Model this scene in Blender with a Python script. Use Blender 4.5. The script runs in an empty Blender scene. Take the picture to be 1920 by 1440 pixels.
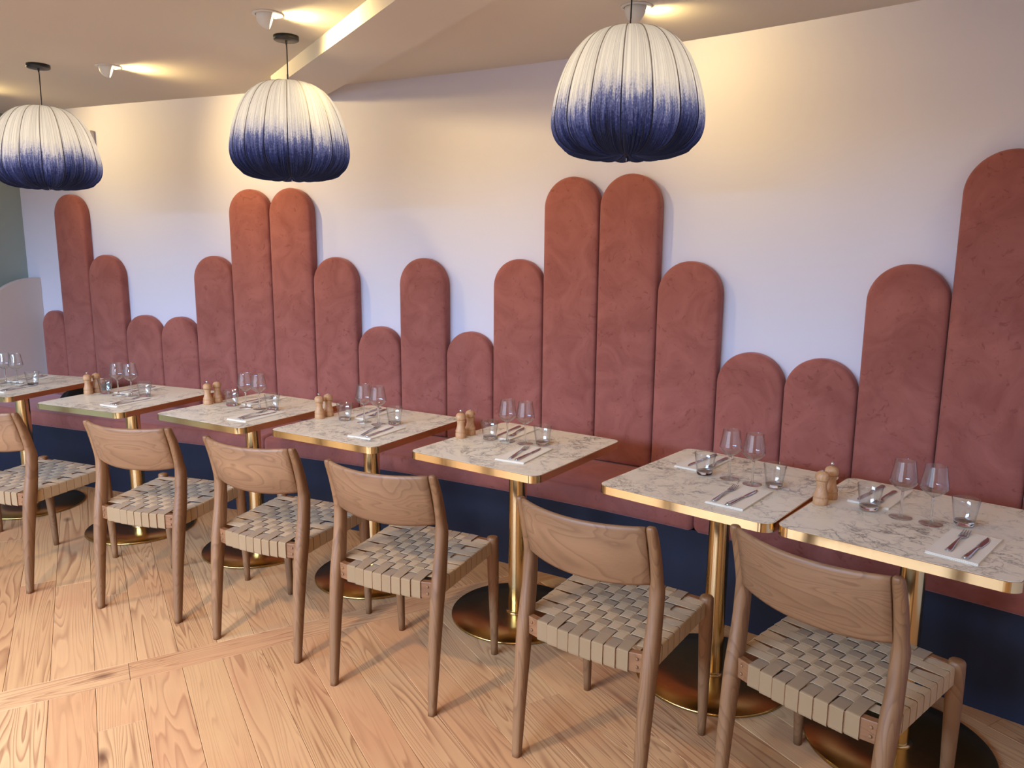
import bpy, math, random
from mathutils import Vector, Matrix
random.seed(7)
PI = math.pi
sc = bpy.context.scene
col = sc.collection

# ------------------------------------------------------------------ camera
cam_d = bpy.data.cameras.new('camera'); cam = bpy.data.objects.new('camera', cam_d); col.objects.link(cam)
cam_d.sensor_width = 36.0; cam_d.lens = 1419.06 / 1920 * 36; cam_d.clip_start = 0.05
yaw, pitch, roll = -0.43495, -0.17095, 0.00727
fwd = Vector((math.sin(yaw) * math.cos(pitch), math.cos(yaw) * math.cos(pitch), math.sin(pitch)))
rt = Vector((math.cos(yaw), -math.sin(yaw), 0)); up = rt.cross(fwd)
rt2 = math.cos(roll) * rt + math.sin(roll) * up; up2 = -math.sin(roll) * rt + math.cos(roll) * up
M = Matrix((rt2, up2, -fwd)).transposed().to_4x4(); M.translation = (2.45473, -3.72203, 1.54305)
cam.matrix_world = M
sc.camera = cam

# ------------------------------------------------------------------ colour management, world, lights
sc.view_settings.view_transform = 'Standard'; sc.view_settings.look = 'None'
sc.view_settings.gamma = 1.0; sc.view_settings.use_curve_mapping = False
sc.view_settings.exposure = 0.12
sc.cycles.use_denoising = True
sc.cycles.sample_clamp_indirect = 4.0
sc.cycles.max_bounces = 10; sc.cycles.transparent_max_bounces = 24
sc.cycles.caustics_reflective = False; sc.cycles.caustics_refractive = False
w = bpy.data.worlds.new('world'); sc.world = w; w.use_nodes = True
w.node_tree.nodes['Background'].inputs[0].default_value = (0.62, 0.72, 1.0, 1)
w.node_tree.nodes['Background'].inputs[1].default_value = 0.35

def area(name, loc, target, sx, sy, power, color):
    d = bpy.data.lights.new(name, 'AREA'); d.shape = 'RECTANGLE'; d.size = sx; d.size_y = sy
    d.energy = power; d.color = color
    o = bpy.data.objects.new(name, d); col.objects.link(o); o.location = loc
    o.rotation_euler = (Vector(target) - Vector(loc)).to_track_quat('-Z', 'Y').to_euler()
    return o
def spot(name, loc, target, power, color, angle=100, blend=0.8, radius=0.03):
    d = bpy.data.lights.new(name, 'SPOT'); d.energy = power; d.color = color
    d.spot_size = math.radians(angle); d.spot_blend = blend; d.shadow_soft_size = radius
    o = bpy.data.objects.new(name, d); col.objects.link(o); o.location = loc
    o.rotation_euler = (Vector(target) - Vector(loc)).to_track_quat('-Z', 'Y').to_euler()
    return o
DAY = (0.36, 0.59, 1.0)
WARM = (1.0, 0.74, 0.32)
# daylight through the shop windows (rear wall and the rear end of the left wall)
area('sky_light', (-1.0, -8.0, 3.5), (-1.0, 0, 1.2), 8.0, 2.3, 3000, DAY)
area('street_light', (-1.0, -7.6, 1.1), (-1.0, 0, 1.0), 8.0, 1.8, 85, (0.72, 0.82, 1.0))
# ceiling spots behind the photographer
spot('ceiling_spot_light', (0.45, -3.45, 2.46), (0.35, -2.75, 0), 150, (1.0, 0.78, 0.54), 105, 0.9, 0.05)
spot('ceiling_spot_light', (-1.6, -3.6, 2.46), (-1.3, -2.6, 0), 100, (1.0, 0.78, 0.54), 110, 0.9, 0.05)
spot('ceiling_spot_light', (2.6, -4.3, 2.46), (2.4, -2.4, 0), 38, (1.0, 0.78, 0.54), 110, 0.9, 0.05)

# ------------------------------------------------------------------ wall curve (a gently bowed back wall)
WP = 0.30933
def th(k):
    j = min(max(k, -1), 20.5) - 10
    return -0.02772 * j - 0.00168 * j * j + 0.00015 * j ** 3
DP = {10: Vector((0, 0))}
for k in range(10, 25):
    DP[k + 1] = DP[k] + WP * Vector((math.cos(th(k + .5)), math.sin(th(k + .5))))
for k in range(10, -3, -1):
    DP[k - 1] = DP[k] - WP * Vector((math.cos(th(k - .5)), math.sin(th(k - .5))))
def wpt(k, off=0.0):
    """point on the panel plane at panel coordinate k, moved off metres into the room"""
    i = int(math.floor(k)); f = k - i
    p = DP[i].lerp(DP[i + 1], f); t = th(k)
    return p + off * Vector((math.sin(t), -math.cos(t)))

# ------------------------------------------------------------------ helpers
def mesh(name, verts, faces, smooth=True, uvs=None):
    me = bpy.data.meshes.new(name); me.from_pydata([tuple(v) for v in verts], [], faces); me.update()
    if smooth:
        me.polygons.foreach_set('use_smooth', [True] * len(me.polygons))
    if uvs:
        l = me.uv_layers.new(name='UVMap')
        for lp in me.loops: l.data[lp.index].uv = uvs[lp.vertex_index]
    return me
def ob(name, me, mat, parent=None, loc=None, rot=None, bevel=0):
    o = bpy.data.objects.new(name, me); col.objects.link(o)
    if mat is not None and not me.materials: me.materials.append(mat)
    if parent is not None: o.parent = parent
    if loc is not None: o.location = loc
    if rot is not None: o.rotation_euler = rot
    if bevel:
        b = o.modifiers.new('bevel', 'BEVEL'); b.width = bevel; b.segments = 2; b.limit_method = 'ANGLE'
    return o
def empty(name, loc, rz=0):
    o = bpy.data.objects.new(name, None); col.objects.link(o); o.location = loc; o.rotation_euler = (0, 0, rz)
    o.empty_display_size = .1
    return o
def tag(o, label, cat, group=None):
    o['label'] = label; o['category'] = cat
    if group: o['group'] = group
    return o
def struct(o): o['kind'] = 'structure'; return o
def copy_tree(o, parent=None):
    c = o.copy(); col.objects.link(c)
    if parent is not None: c.parent = parent
    for ch in o.children: copy_tree(ch, c)
    return c
def boxm(name, x0, x1, y0, y1, z0, z1):
    v = [(x, y, z) for z in (z0, z1) for x, y in ((x0, y0), (x1, y0), (x1, y1), (x0, y1))]
    f = [(0, 3, 2, 1), (4, 5, 6, 7), (0, 1, 5, 4), (1, 2, 6, 5), (2, 3, 7, 6), (3, 0, 4, 7)]
    return mesh(name, v, f, False)
def rings(name, R, closed=True, caps=True, smooth=True):
    """skin a list of rings (lists of points)"""
    n = len(R[0]); v = [p for r in R for p in r]; f = []
    for i in range(len(R) - 1):
        for j in range(n if closed else n - 1):
            a = i * n + j; b = i * n + (j + 1) % n
            f.append((a, b, b + n, a + n))
    if caps:
        f.append(tuple(range(n - 1, -1, -1))); f.append(tuple((len(R) - 1) * n + j for j in range(n)))
    return mesh(name, v, f, smooth)
def lathe(name, prof, n=24, close=False, cap=False):
    R = [[(r * math.cos(2 * PI * j / n), r * math.sin(2 * PI * j / n), z) for j in range(n)] for r, z in prof]
    if close: R.append(R[0])
    return rings(name, R, True, cap)
def tube(name, path, rads, n=10, sq=1.0):
    """tapered tube with elliptical rings in the xy plane for near-vertical members: rads = (rx, ry)"""
    R = []
    for (x, y, z), (rx, ry) in zip(path, rads):
        ring = []
        for j in range(n):
            a = 2 * PI * j / n; c, s = math.cos(a), math.sin(a)
            e = sq
            ring.append((x + rx * math.copysign(abs(c) ** e, c), y + ry * math.copysign(abs(s) ** e, s), z))
        R.append(ring)
    return rings(name, R)
def wire(name, pts, r, n=6):
    R = []
    for i, p in enumerate(pts):
        p = Vector(p); a = Vector(pts[max(i - 1, 0)]); b = Vector(pts[min(i + 1, len(pts) - 1)])
        t = (b - a).normalized(); u = t.orthogonal().normalized() if i == 0 else (u - u.dot(t) * t).normalized()
        v = t.cross(u)
        R.append([tuple(p + r * (math.cos(2 * PI * j / n) * u + math.sin(2 * PI * j / n) * v)) for j in range(n)])
    return rings(name, R)

# ------------------------------------------------------------------ materials
def srgb(r, g, b):
    f = lambda c: (c / 255 / 12.92) if c / 255 <= .04045 else ((c / 255 + .055) / 1.055) ** 2.4
    return (f(r), f(g), f(b), 1)
class NT:
    def __init__(s, name):
        s.m = bpy.data.materials.new(name); s.m.use_nodes = True; s.t = s.m.node_tree; s.n = s.t.nodes; s.n.clear()
        s.out = s.n.new('ShaderNodeOutputMaterial')
    def add(s, typ, ins=None, **kw):
        x = s.n.new(typ)
        for k, v in kw.items(): setattr(x, k, v)
        for k, v in (ins or {}).items():
            if isinstance(v, bpy.types.NodeSocket): s.t.links.new(v, x.inputs[k])
            else: x.inputs[k].default_value = v
        return x
    def math(s, op, a, b=0.0, clamp=False):
        x = s.add('ShaderNodeMath', {0: a, 1: b}, operation=op, use_clamp=clamp); return x.outputs[0]
    def mix(s, fac, a, b, typ='MIX'):
        x = s.n.new('ShaderNodeMix'); x.data_type = 'RGBA'; x.blend_type = typ; x.clamp_factor = True
        for i, v in ((0, fac), (6, a), (7, b)):
            if isinstance(v, bpy.types.NodeSocket): s.t.links.new(v, x.inputs[i])
            else: x.inputs[i].default_value = v
        return x.outputs[2]
    def ramp(s, fac, stops, interp='LINEAR'):
        x = s.add('ShaderNodeValToRGB', {0: fac}); cr = x.color_ramp; cr.interpolation = interp
        while len(cr.elements) < len(stops): cr.elements.new(.5)
        for e, (p, c) in zip(cr.elements, stops): e.position = p; e.color = c
        return x.outputs[0]
    def coords(s, scale=(1, 1, 1), kind='Object', rnd=0.0):
        tc = s.add('ShaderNodeTexCoord'); v = tc.outputs[kind]
        mp = s.add('ShaderNodeMapping', {0: v, 3: scale})
        v = mp.outputs[0]
        if rnd:
            oi = s.add('ShaderNodeObjectInfo')
            r = s.math('MULTIPLY', oi.outputs['Random'], rnd)
            cx = s.add('ShaderNodeCombineXYZ', {0: r, 1: s.math('MULTIPLY', r, 1.7), 2: s.math('MULTIPLY', r, .61)})
            v = s.add('ShaderNodeVectorMath', {0: v, 1: cx.outputs[0]}, operation='ADD').outputs[0]
        return v
    def noise(s, vec, scale, detail=3, rough=.5, dist=0.0):
        return s.add('ShaderNodeTexNoise', {'Vector': vec, 'Scale': scale, 'Detail': detail, 'Roughness': rough, 'Distortion': dist}).outputs['Fac']
    def bsdf(s, **kw):
        ins = {k.replace('_', ' '): v for k, v in kw.items()}
        return s.add('ShaderNodeBsdfPrincipled', ins)
    def bump(s, h, strength=.2, dist=.002):
        return s.add('ShaderNodeBump', {'Height': h, 'Strength': strength, 'Distance': dist}).outputs[0]
    def end(s, shader): s.t.links.new(shader, s.out.inputs[0]); return s.m

def m_plain(name, c, rough=.6, metal=0.0, noise=0.0, scale=8):
    t = NT(name)
    cc = c
    if noise:
        f = t.noise(t.coords(), scale, 3)
        d = tuple(x * (1 - noise) for x in c[:3]) + (1,)
        cc = t.mix(f, c, d)
    b = t.bsdf(Base_Color=cc, Roughness=rough, Metallic=metal)
    return t.end(b.outputs[0])

def m_paint(name, c):
    t = NT(name); v = t.coords()
    f = t.noise(v, 1.3, 2); g = t.noise(v, 90, 2)
    cc = t.mix(t.math('MULTIPLY', f, .35), c, tuple(x * .93 for x in c[:3]) + (1,))
    b = t.bsdf(Base_Color=cc, Roughness=.75, Normal=t.bump(g, .12, .001))
    return t.end(b.outputs[0])
M_WALL = m_paint('wall_paint', srgb(226, 221, 230))
M_CEIL = m_paint('ceiling_paint', srgb(222, 212, 197))
M_GREEN = m_paint('sage_paint', srgb(158, 170, 160))
M_ENDP = m_paint('bench_end_paint', srgb(214, 200, 188))
M_NAVY = m_plain('navy_paint', srgb(13, 21, 44), .65, 0, .25, 3)
M_BLACK = m_plain('black_metal', srgb(28, 27, 26), .4)
M_WHITE = m_plain('white_plastic', srgb(225, 222, 214), .4)
M_DARK = m_plain('subfloor_dark', srgb(60, 40, 28), .9)
M_FRAME = m_plain('window_frame_paint', srgb(50, 52, 56), .5)

def m_velvet():
    t = NT('terracotta_velvet'); v = t.coords(rnd=9.0)
    f = t.noise(v, 5.5, 5, .6, 1.2); g = t.noise(v, 16, 4, .65, 2.0)
    st = t.ramp(f, [(.30, (0, 0, 0, 1)), (.50, (.55, .55, .55, 1)), (.70, (1, 1, 1, 1))])
    marks = t.ramp(g, [(.60, (0, 0, 0, 1)), (.68, (1, 1, 1, 1))])
    c = t.mix(st, srgb(146, 82, 70), srgb(170, 102, 88))
    c = t.mix(t.math('MULTIPLY', marks, .5), c, srgb(122, 62, 52))
    w1 = t.noise(v, 900, 2)
    b = t.bsdf(Base_Color=c, Roughness=.85, Normal=t.bump(w1, .15, .0006))
    b.inputs['Sheen Weight'].default_value = .55; b.inputs['Sheen Roughness'].default_value = .45
    b.inputs['Sheen Tint'].default_value = srgb(235, 190, 190)
    b.inputs['Specular IOR Level'].default_value = .2
    return t.end(b.outputs[0])
M_VELVET = m_velvet()

def m_floor():
    t = NT('pine_boards')
    oi = t.add('ShaderNodeObjectInfo'); rnd = oi.outputs['Random']
    v = t.coords((1, 1, 1), rnd=37.0)
    vs = t.add('ShaderNodeMapping', {0: v, 3: (.5, 8.0, 1)}).outputs[0]
    h = t.noise(vs, 1.0, 2, .45, .5)
    rg = t.math('MULTIPLY', h, 26.0)
    r2 = t.math('FRACT', rg)                       # growth rings: saw profile
    line = t.ramp(r2, [(0.0, (0, 0, 0, 1)), (.55, (.25, .25, .25, 1)), (.86, (1, 1, 1, 1)), (1.0, (0, 0, 0, 1))])
    fib = t.noise(t.add('ShaderNodeMapping', {0: v, 3: (8, 260, 1)}).outputs[0], 1.0, 3, .6)
    base = t.ramp(rnd, [(0, srgb(200, 148, 96)), (.35, srgb(220, 172, 118)), (.7, srgb(208, 152, 102)), (1, srgb(228, 184, 128))])
    dark = t.mix(.2, srgb(118, 62, 34), base)
    strength = t.ramp(t.noise(v, 1.7, 2), [(.35, (.25, .25, .25, 1)), (.65, (.9, .9, .9, 1))])
    c = t.mix(t.math('MULTIPLY', line, strength), base, dark)
    c = t.mix(t.math('MULTIPLY', fib, .22), c, srgb(170, 112, 78))
    big = t.noise(v, 2.2, 3)
    c = t.mix(t.math('MULTIPLY', t.ramp(big, [(.45, (0, 0, 0, 1)), (.75, (1, 1, 1, 1))]), .35), c, srgb(190, 122, 84))
    # knots
    kv = t.add('ShaderNodeMapping', {0: v, 3: (2.2, 4.6, 1)}).outputs[0]
    vo = t.add('ShaderNodeTexVoronoi', {'Vector': kv, 'Scale': 1.0, 'Randomness': 1.0})
    kd = t.ramp(vo.outputs['Distance'], [(.045, (1, 1, 1, 1)), (.075, (.6, .6, .6, 1)), (.13, (0, 0, 0, 1))])
    c = t.mix(t.math('MULTIPLY', kd, .9), c, srgb(96, 56, 38))
    b = t.bsdf(Base_Color=c, Roughness=t.math('ADD', t.math('MULTIPLY', fib, .15), .42), Normal=t.bump(t.math('ADD', t.math('MULTIPLY', line, .5), fib), .12, .001))
    b.inputs['Specular IOR Level'].default_value = .35
    return t.end(b.outputs[0])
M_FLOOR = m_floor()

def m_wood(name, axis, light, dark, sc_=1.0, rings_=22):
    """grain runs along axis"""
    t = NT(name); s = [9 * sc_] * 3; s[axis] = 1.3 * sc_
    v = t.coords(rnd=23.0)
    vs = t.add('ShaderNodeMapping', {0: v, 3: tuple(s)}).outputs[0]
    h = t.noise(vs, 1.0, 2, .5, .6)
    r2 = t.math('FRACT', t.math('MULTIPLY', h, rings_))
    line = t.ramp(r2, [(0.0, (0, 0, 0, 1)), (.6, (.3, .3, .3, 1)), (.88, (1, 1, 1, 1)), (1.0, (0, 0, 0, 1))])
    s2 = [220] * 3; s2[axis] = 6
    fib = t.noise(t.add('ShaderNodeMapping', {0: v, 3: tuple(s2)}).outputs[0], 1.0, 3, .6)
    big = t.noise(vs, .8, 2)
    c = t.mix(t.ramp(big, [(.35, (0, 0, 0, 1)), (.65, (1, 1, 1, 1))]), light, tuple(.5 * (a + b) for a, b in zip(light, dark)))
    c = t.mix(t.math('MULTIPLY', line, .5), c, dark)
    c = t.mix(t.math('MULTIPLY', fib, .35), c, dark)
    b = t.bsdf(Base_Color=c, Roughness=.5, Normal=t.bump(fib, .1, .0006))
    return t.end(b.outputs[0])
TL, TD = srgb(154, 110, 70), srgb(94, 58, 30)
M_TEAKZ = m_wood('teak_upright', 2, TL, TD)
M_TEAKX = m_wood('teak_backrest', 0, srgb(170, 126, 86), srgb(102, 68, 42), .8, 20)
M_TEAKY = m_wood('teak_rail', 1, srgb(168, 116, 78), TD)
M_TEAKR = m_wood('teak_cross_rail', 0, srgb(160, 108, 66), TD)
M_MILL = m_wood('beech_mill', 2, srgb(222, 172, 122), srgb(180, 124, 80), 2.0, 14)

def m_strap(name, ca, cb):
    t = NT(name); v = t.coords(rnd=5.0)
    wa = t.add('ShaderNodeTexWave', {'Vector': v, 'Scale': 260.0, 'Distortion': 1.5}, bands_direction='DIAGONAL').outputs['Fac']
    f = t.noise(v, 14, 3)
    oi = t.add('ShaderNodeObjectInfo')
    c = t.mix(oi.outputs['Random'], ca, cb)
    c = t.mix(t.math('MULTIPLY', f, .3), c, srgb(150, 130, 100))
    c = t.mix(t.math('MULTIPLY', wa, .18), c, srgb(128, 110, 84))
    b = t.bsdf(Base_Color=c, Roughness=.8, Normal=t.bump(wa, .2, .0005))
    b.inputs['Sheen Weight'].default_value = .15
    return t.end(b.outputs[0])
M_STRAP = m_strap('woven_webbing', srgb(184, 150, 104), srgb(194, 160, 114))
M_STRAP_SHADED = m_strap('woven_webbing_warp_shaded', srgb(142, 108, 66), srgb(150, 116, 74))  # same webbing as above; darker tone paints in the sheen difference by strap direction

def m_marble():
    t = NT('veined_marble'); v = t.coords((1, 1, .2), rnd=17.0)
    wv = t.add('ShaderNodeTexNoise', {'Vector': v, 'Scale': 3.2, 'Detail': 4.0, 'Roughness': .6}).outputs['Color']
    v2 = t.add('ShaderNodeVectorMath', {0: v, 1: t.add('ShaderNodeVectorMath', {0: wv, 'Scale': .28}, operation='SCALE').outputs[0]}, operation='ADD').outputs[0]
    def vein(scale, width, det):
        n = t.noise(v2, scale, det, .62, .4)
        a = t.math('ABSOLUTE', t.math('SUBTRACT', n, .5))
        return t.ramp(a, [(0, (1, 1, 1, 1)), (width, (.25, .25, .25, 1)), (width * 2.6, (0, 0, 0, 1))])
    v_a = vein(5.0, .012, 6); v_b = vein(11.0, .02, 5)
    msk = t.ramp(t.noise(v, 6, 3), [(.38, (.1, .1, .1, 1)), (.6, (1, 1, 1, 1))])
    c = t.mix(t.noise(v2, 4, 4), srgb(253, 243, 218), srgb(243, 231, 204))
    c = t.mix(t.math('MULTIPLY', t.math('MULTIPLY', v_b, msk), .6), c, srgb(134, 122, 108))
    c = t.mix(t.math('MULTIPLY', t.math('MULTIPLY', v_a, msk), .9), c, srgb(108, 98, 88))
    b = t.bsdf(Base_Color=c, Roughness=.32)
    b.inputs['Specular IOR Level'].default_value = .35
    return t.end(b.outputs[0])
M_MARBLE = m_marble()

def m_metal(name, c, rough, streak=None):
    t = NT(name); v = t.coords((1, 1, 1))
    n = t.noise(v if streak is None else t.add('ShaderNodeMapping', {0: v, 3: streak}).outputs[0], 60, 3)
    r = t.math('ADD', t.math('MULTIPLY', n, .12), rough - .06)
    b = t.bsdf(Base_Color=c, Metallic=1.0, Roughness=r)
    return t.end(b.outputs[0])
M_BRASS = m_metal('brushed_brass', srgb(230, 202, 146), .16, (1, 1, .03))
M_BRASSD = m_metal('brushed_brass_disc', srgb(186, 146, 84), .24)
M_STEEL = m_metal('polished_steel', srgb(205, 205, 208), .12)
M_CHROME = m_metal('chrome', srgb(225, 225, 228), .08)

def m_thin_glass():
    t = NT('thin_glass')
    fc = t.add('ShaderNodeLayerWeight', {'Blend': .5}).outputs['Facing']
    fr = t.math('ADD', .07, t.math('MULTIPLY', t.math('POWER', fc, 4.0), .8))
    tc = t.mix(t.math('POWER', fc, 4.0), (.985, .99, .99, 1), (.82, .86, .87, 1))
    tr = t.add('ShaderNodeBsdfTransparent', {'Color': tc}); gl = t.add('ShaderNodeBsdfGlossy', {'Roughness': .02})
    mx = t.add('ShaderNodeMixShader', {0: t.math('MULTIPLY', fr, 1.25, True), 1: tr.outputs[0], 2: gl.outputs[0]})
    return t.end(mx.outputs[0])
M_TGLASS = m_thin_glass()
def m_glass():
    t = NT('solid_glass')
    b = t.bsdf(Base_Color=(.96, .985, .98, 1), Roughness=.01, IOR=1.45)
    b.inputs['Transmission Weight'].default_value = 1.0
    return t.end(b.outputs[0])
M_GLASS = m_glass()

def m_shade():
    t = NT('dip_dyed_fabric')
    tc = t.add('ShaderNodeTexCoord'); uv = t.add('ShaderNodeSeparateXYZ', {0: tc.outputs['UV']})
    oi = t.add('ShaderNodeObjectInfo'); rnd = oi.outputs['Random']
    u, vv = uv.outputs[0], uv.outputs[1]
    off = t.math('MULTIPLY', rnd, 50.0)
    cv = t.add('ShaderNodeCombineXYZ', {0: t.math('ADD', t.math('MULTIPLY', u, 7.0), off), 1: t.math('MULTIPLY', vv, 2.2), 2: off}).outputs[0]
    streak = t.noise(cv, 1.6, 4, .65)
    cs = t.add('ShaderNodeCombineXYZ', {0: t.math('ADD', t.math('MULTIPLY', u, 22.0), off), 1: t.math('MULTIPLY', vv, 60.0), 2: off}).outputs[0]
    speck = t.noise(cs, 1.0, 3, .7)
    pl = t.noise(t.add('ShaderNodeCombineXYZ', {0: t.math('ADD', t.math('MULTIPLY', u, 34.0), off), 1: t.math('MULTIPLY', vv, .9), 2: off}).outputs[0], 1.0, 2)
    lvl = t.math('ADD', .42, t.math('MULTIPLY', t.math('SUBTRACT', rnd, .5), .09))
    d = t.math('SUBTRACT', t.math('ADD', lvl, t.math('MULTIPLY', t.math('SUBTRACT', streak, .5), .42)), vv)
    d = t.math('ADD', d, t.math('MULTIPLY', t.math('SUBTRACT', speck, .5), .26))
    ind = t.ramp(t.math('ADD', d, .5), [(.38, srgb(240, 238, 234)), (.50, srgb(206, 208, 224)), (.60, srgb(106, 116, 170)), (.72, srgb(44, 52, 100)), (.86, srgb(14, 18, 42))])
    c = t.mix(t.math('MULTIPLY', pl, .30), ind, tuple(.0 for _ in range(3)) + (1,), 'MULTIPLY')
    c = t.mix(t.ramp(pl, [(.42, (0, 0, 0, 1)), (.62, (1, 1, 1, 1))]), ind, t.mix(.30, ind, (0.05, .05, .06, 1)))
    nb = t.bump(pl, .5, .004)
    df = t.add('ShaderNodeBsdfDiffuse', {'Color': c, 'Normal': nb}); tl = t.add('ShaderNodeBsdfTranslucent', {'Color': c, 'Normal': nb})
    mx = t.add('ShaderNodeMixShader', {0: .45, 1: df.outputs[0], 2: tl.outputs[0]})
    return t.end(mx.outputs[0])
M_SHADE = m_shade()
def m_rib():
    t = NT('rib_fabric'); z = t.add('ShaderNodeSeparateXYZ', {0: t.add('ShaderNodeTexCoord').outputs['Object']}).outputs[2]
    c = t.ramp(z, [(.12, srgb(20, 24, 46)), (.20, srgb(60, 64, 96)), (.27, srgb(196, 190, 180))])
    return t.end(t.bsdf(Base_Color=c, Roughness=.8).outputs[0])
M_RIB = m_rib()
def m_emit(name, c, s):
    t = NT(name); return t.end(t.add('ShaderNodeEmission', {'Color': c, 'Strength': s}).outputs[0])
M_LENS = m_emit('lit_lamp_lens', (1, .9, .68, 1), 14)
M_BULB = m_emit('lit_bulb', (1, .8, .55, 1), 6)
def m_cloth(name, c, c2):
    t = NT(name); v = t.coords(rnd=3.0); f = t.noise(v, 9, 3); g = t.noise(v, 500, 2)
    return t.end(t.bsdf(Base_Color=t.mix(f, c, c2), Roughness=.9, Normal=t.bump(g, .2, .0005)).outputs[0])
M_NAPKIN = m_cloth('white_napkin', srgb(252, 242, 224), srgb(246, 234, 212))
M_COAT = m_cloth('black_coat', srgb(20, 20, 22), srgb(30, 30, 33))

# ------------------------------------------------------------------ setting: floor, walls, ceiling
XL, XR, YB, ZC = -3.235, 3.73, -5.3, 2.5
half = [((XL, 0), (1, 0)), ((XR, 0), (-1, 0)), ((0, YB), (0, 1))]
for k in range(-1, 24):
    a = wpt(k, -.06); b = wpt(k + 1, -.06); d = (b - a).normalized(); half.append((tuple(a), (d.y, -d.x)))
def clip(poly):
    for (px, py), (nx, ny) in half:
        out = []
        for i in range(len(poly)):
            a, b = poly[i], poly[(i + 1) % len(poly)]
            da = (a[0] - px) * nx + (a[1] - py) * ny; db = (b[0] - px) * nx + (b[1] - py) * ny
            if da >= 0: out.append(a)
            if (da >= 0) != (db >= 0):
                s = da / (da - db); out.append((a[0] + s * (b[0] - a[0]), a[1] + s * (b[1] - a[1])))
        poly = out
        if len(poly) < 3: return []
    return poly
floor = ob('floor', boxm('floor', XL, XR, YB, .1, -.08, -.022), M_DARK); struct(floor)
EU = Vector((.814, -.581)).normalized(); EV = Vector((-EU.y, EU.x))
def plank(u0, u1, v0, v1, along_u=True):
    g = .0006
    quad = [EU * u + EV * v for u, v in ((u0 + g, v0 + g), (u1 - g, v0 + g), (u1 - g, v1 - g), (u0 + g, v1 - g))]
    poly = clip([tuple(q) for q in quad])
    if not poly: return
    A = 0
    for i in range(len(poly)):
        a, b = poly[i], poly[(i + 1) % len(poly)]; A += a[0] * b[1] - a[1] * b[0]
    if abs(A) < .004: return
    org = EU * (u0 + u1) / 2 + EV * (v0 + v1) / 2
    ang = math.atan2(EU.y, EU.x) if along_u else math.atan2(EV.y, EV.x)
    ca, sa = math.cos(-ang), math.sin(-ang)
    L = [(ca * (x - org.x) - sa * (y - org.y), sa * (x - org.x) + ca * (y - org.y)) for x, y in poly]
    cx = sum(p[0] for p in L) / len(L); cy = sum(p[1] for p in L) / len(L)
    ch = .0011; dz = random.uniform(-.0003, .0003)
    top = []
    for x, y in L:
        dx, dy = cx - x, cy - y; 
        top.append((x + math.copysign(min(ch, abs(dx)), dx), y + math.copysign(min(ch, abs(dy)), dy)))
    n = len(L)
    v = [(x, y, -.021) for x, y in L] + [(x, y, -.0011) for x, y in L] + [(x, y, dz) for x, y in top]
    f = [tuple(range(2 * n, 3 * n))]
    for i in range(n):
        j = (i + 1) % n
        f += [(i, j, n + j, n + i), (n + i, n + j, 2 * n + j, 2 * n + i)]
    ob('plank', mesh('plank', v, f, False), M_FLOOR, floor, (org.x, org.y, 0), (0, 0, ang))
S0, S1, PW, VO = 1.14, 1.275, .1435, -1.8115
u = -9.0
vv = -9.0
rngp = random.Random(3)
while vv < 9:                                  # the long border board
    L_ = rngp.uniform(1.6, 2.4)
    if vv < -1.57 < vv + L_: L_ = -1.556 - vv
    plank(S0, S1, vv, vv + L_, False); vv += L_
for r in range(-46, 50):
    v0 = VO + r * PW
    uu = S0
    first = rngp.uniform(.5, 2.6)
    while uu > -8:
        L_ = first if uu == S0 else rngp.uniform(1.9, 2.9)
        plank(uu - L_, uu, v0, v0 + PW); uu -= L_
    uu = S1; first = .285 if r == 0 + 1 else rngp.uniform(.6, 2.6)
    while uu < 9:
        L_ = first if uu == S1 else rngp.uniform(1.9, 2.9)
        plank(uu, uu + L_, v0, v0 + PW); uu += L_

ks = [x * .5 for x in range(-1, 46)]
def arc_solid(name, off0, off1, z0, z1, ks_):
    """solid that follows the back wall between two offsets"""
    R = []
    for k in ks_:
        a = wpt(k, off0); b = wpt(k, off1)
        R.append([(a.x, a.y, z0), (b.x, b.y, z0), (b.x, b.y, z1), (a.x, a.y, z1)])
    return rings(name, R, True, True, False)
wb = ob('wall_back', arc_solid('wall_back', -.20, -.06, 0, ZC, ks), M_WALL); struct(wb)
wl = ob('wall_left', boxm('wall_left', XL - .12, XL, YB, -.02, 0, ZC), M_GREEN); struct(wl)
def wall_with_openings(name, axis, fixed0, fixed1, a0, a1, opens, mat):
    """wall slab along axis with rectangular openings (lo, hi, z0, z1)"""
    o_all = []; V = []; F = []
    def bx(lo, hi, z0, z1):
        n = len(V)
        if axis == 0: x0, x1, y0, y1 = lo, hi, fixed0, fixed1
        else: x0, x1, y0, y1 = fixed0, fixed1, lo, hi
        for z in (z0, z1):
            for x, y in ((x0, y0), (x1, y0), (x1, y1), (x0, y1)): V.append((x, y, z))
        for f in [(0, 3, 2, 1), (4, 5, 6, 7), (0, 1, 5, 4), (1, 2, 6, 5), (2, 3, 7, 6), (3, 0, 4, 7)]:
            F.append(tuple(n + i for i in f))
    cur = a0
    for lo, hi, z0, z1 in opens:
        bx(cur, lo, 0, ZC); bx(lo, hi, 0, z0); bx(lo, hi, z1, ZC); cur = hi
    bx(cur, a1, 0, ZC)
    return struct(ob(name, mesh(name, V, F, False), mat))
wall_with_openings('wall_rear', 0, YB - .12, YB, XL, XR, [(x - .55, x + .55, .12, 2.3) for x in (-2.5, -1.35, -.2, .95)], M_WALL)
struct(ob('wall_right', boxm('wall_right', XR, XR + .12, YB, -.72, 0, ZC), M_WALL))
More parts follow.
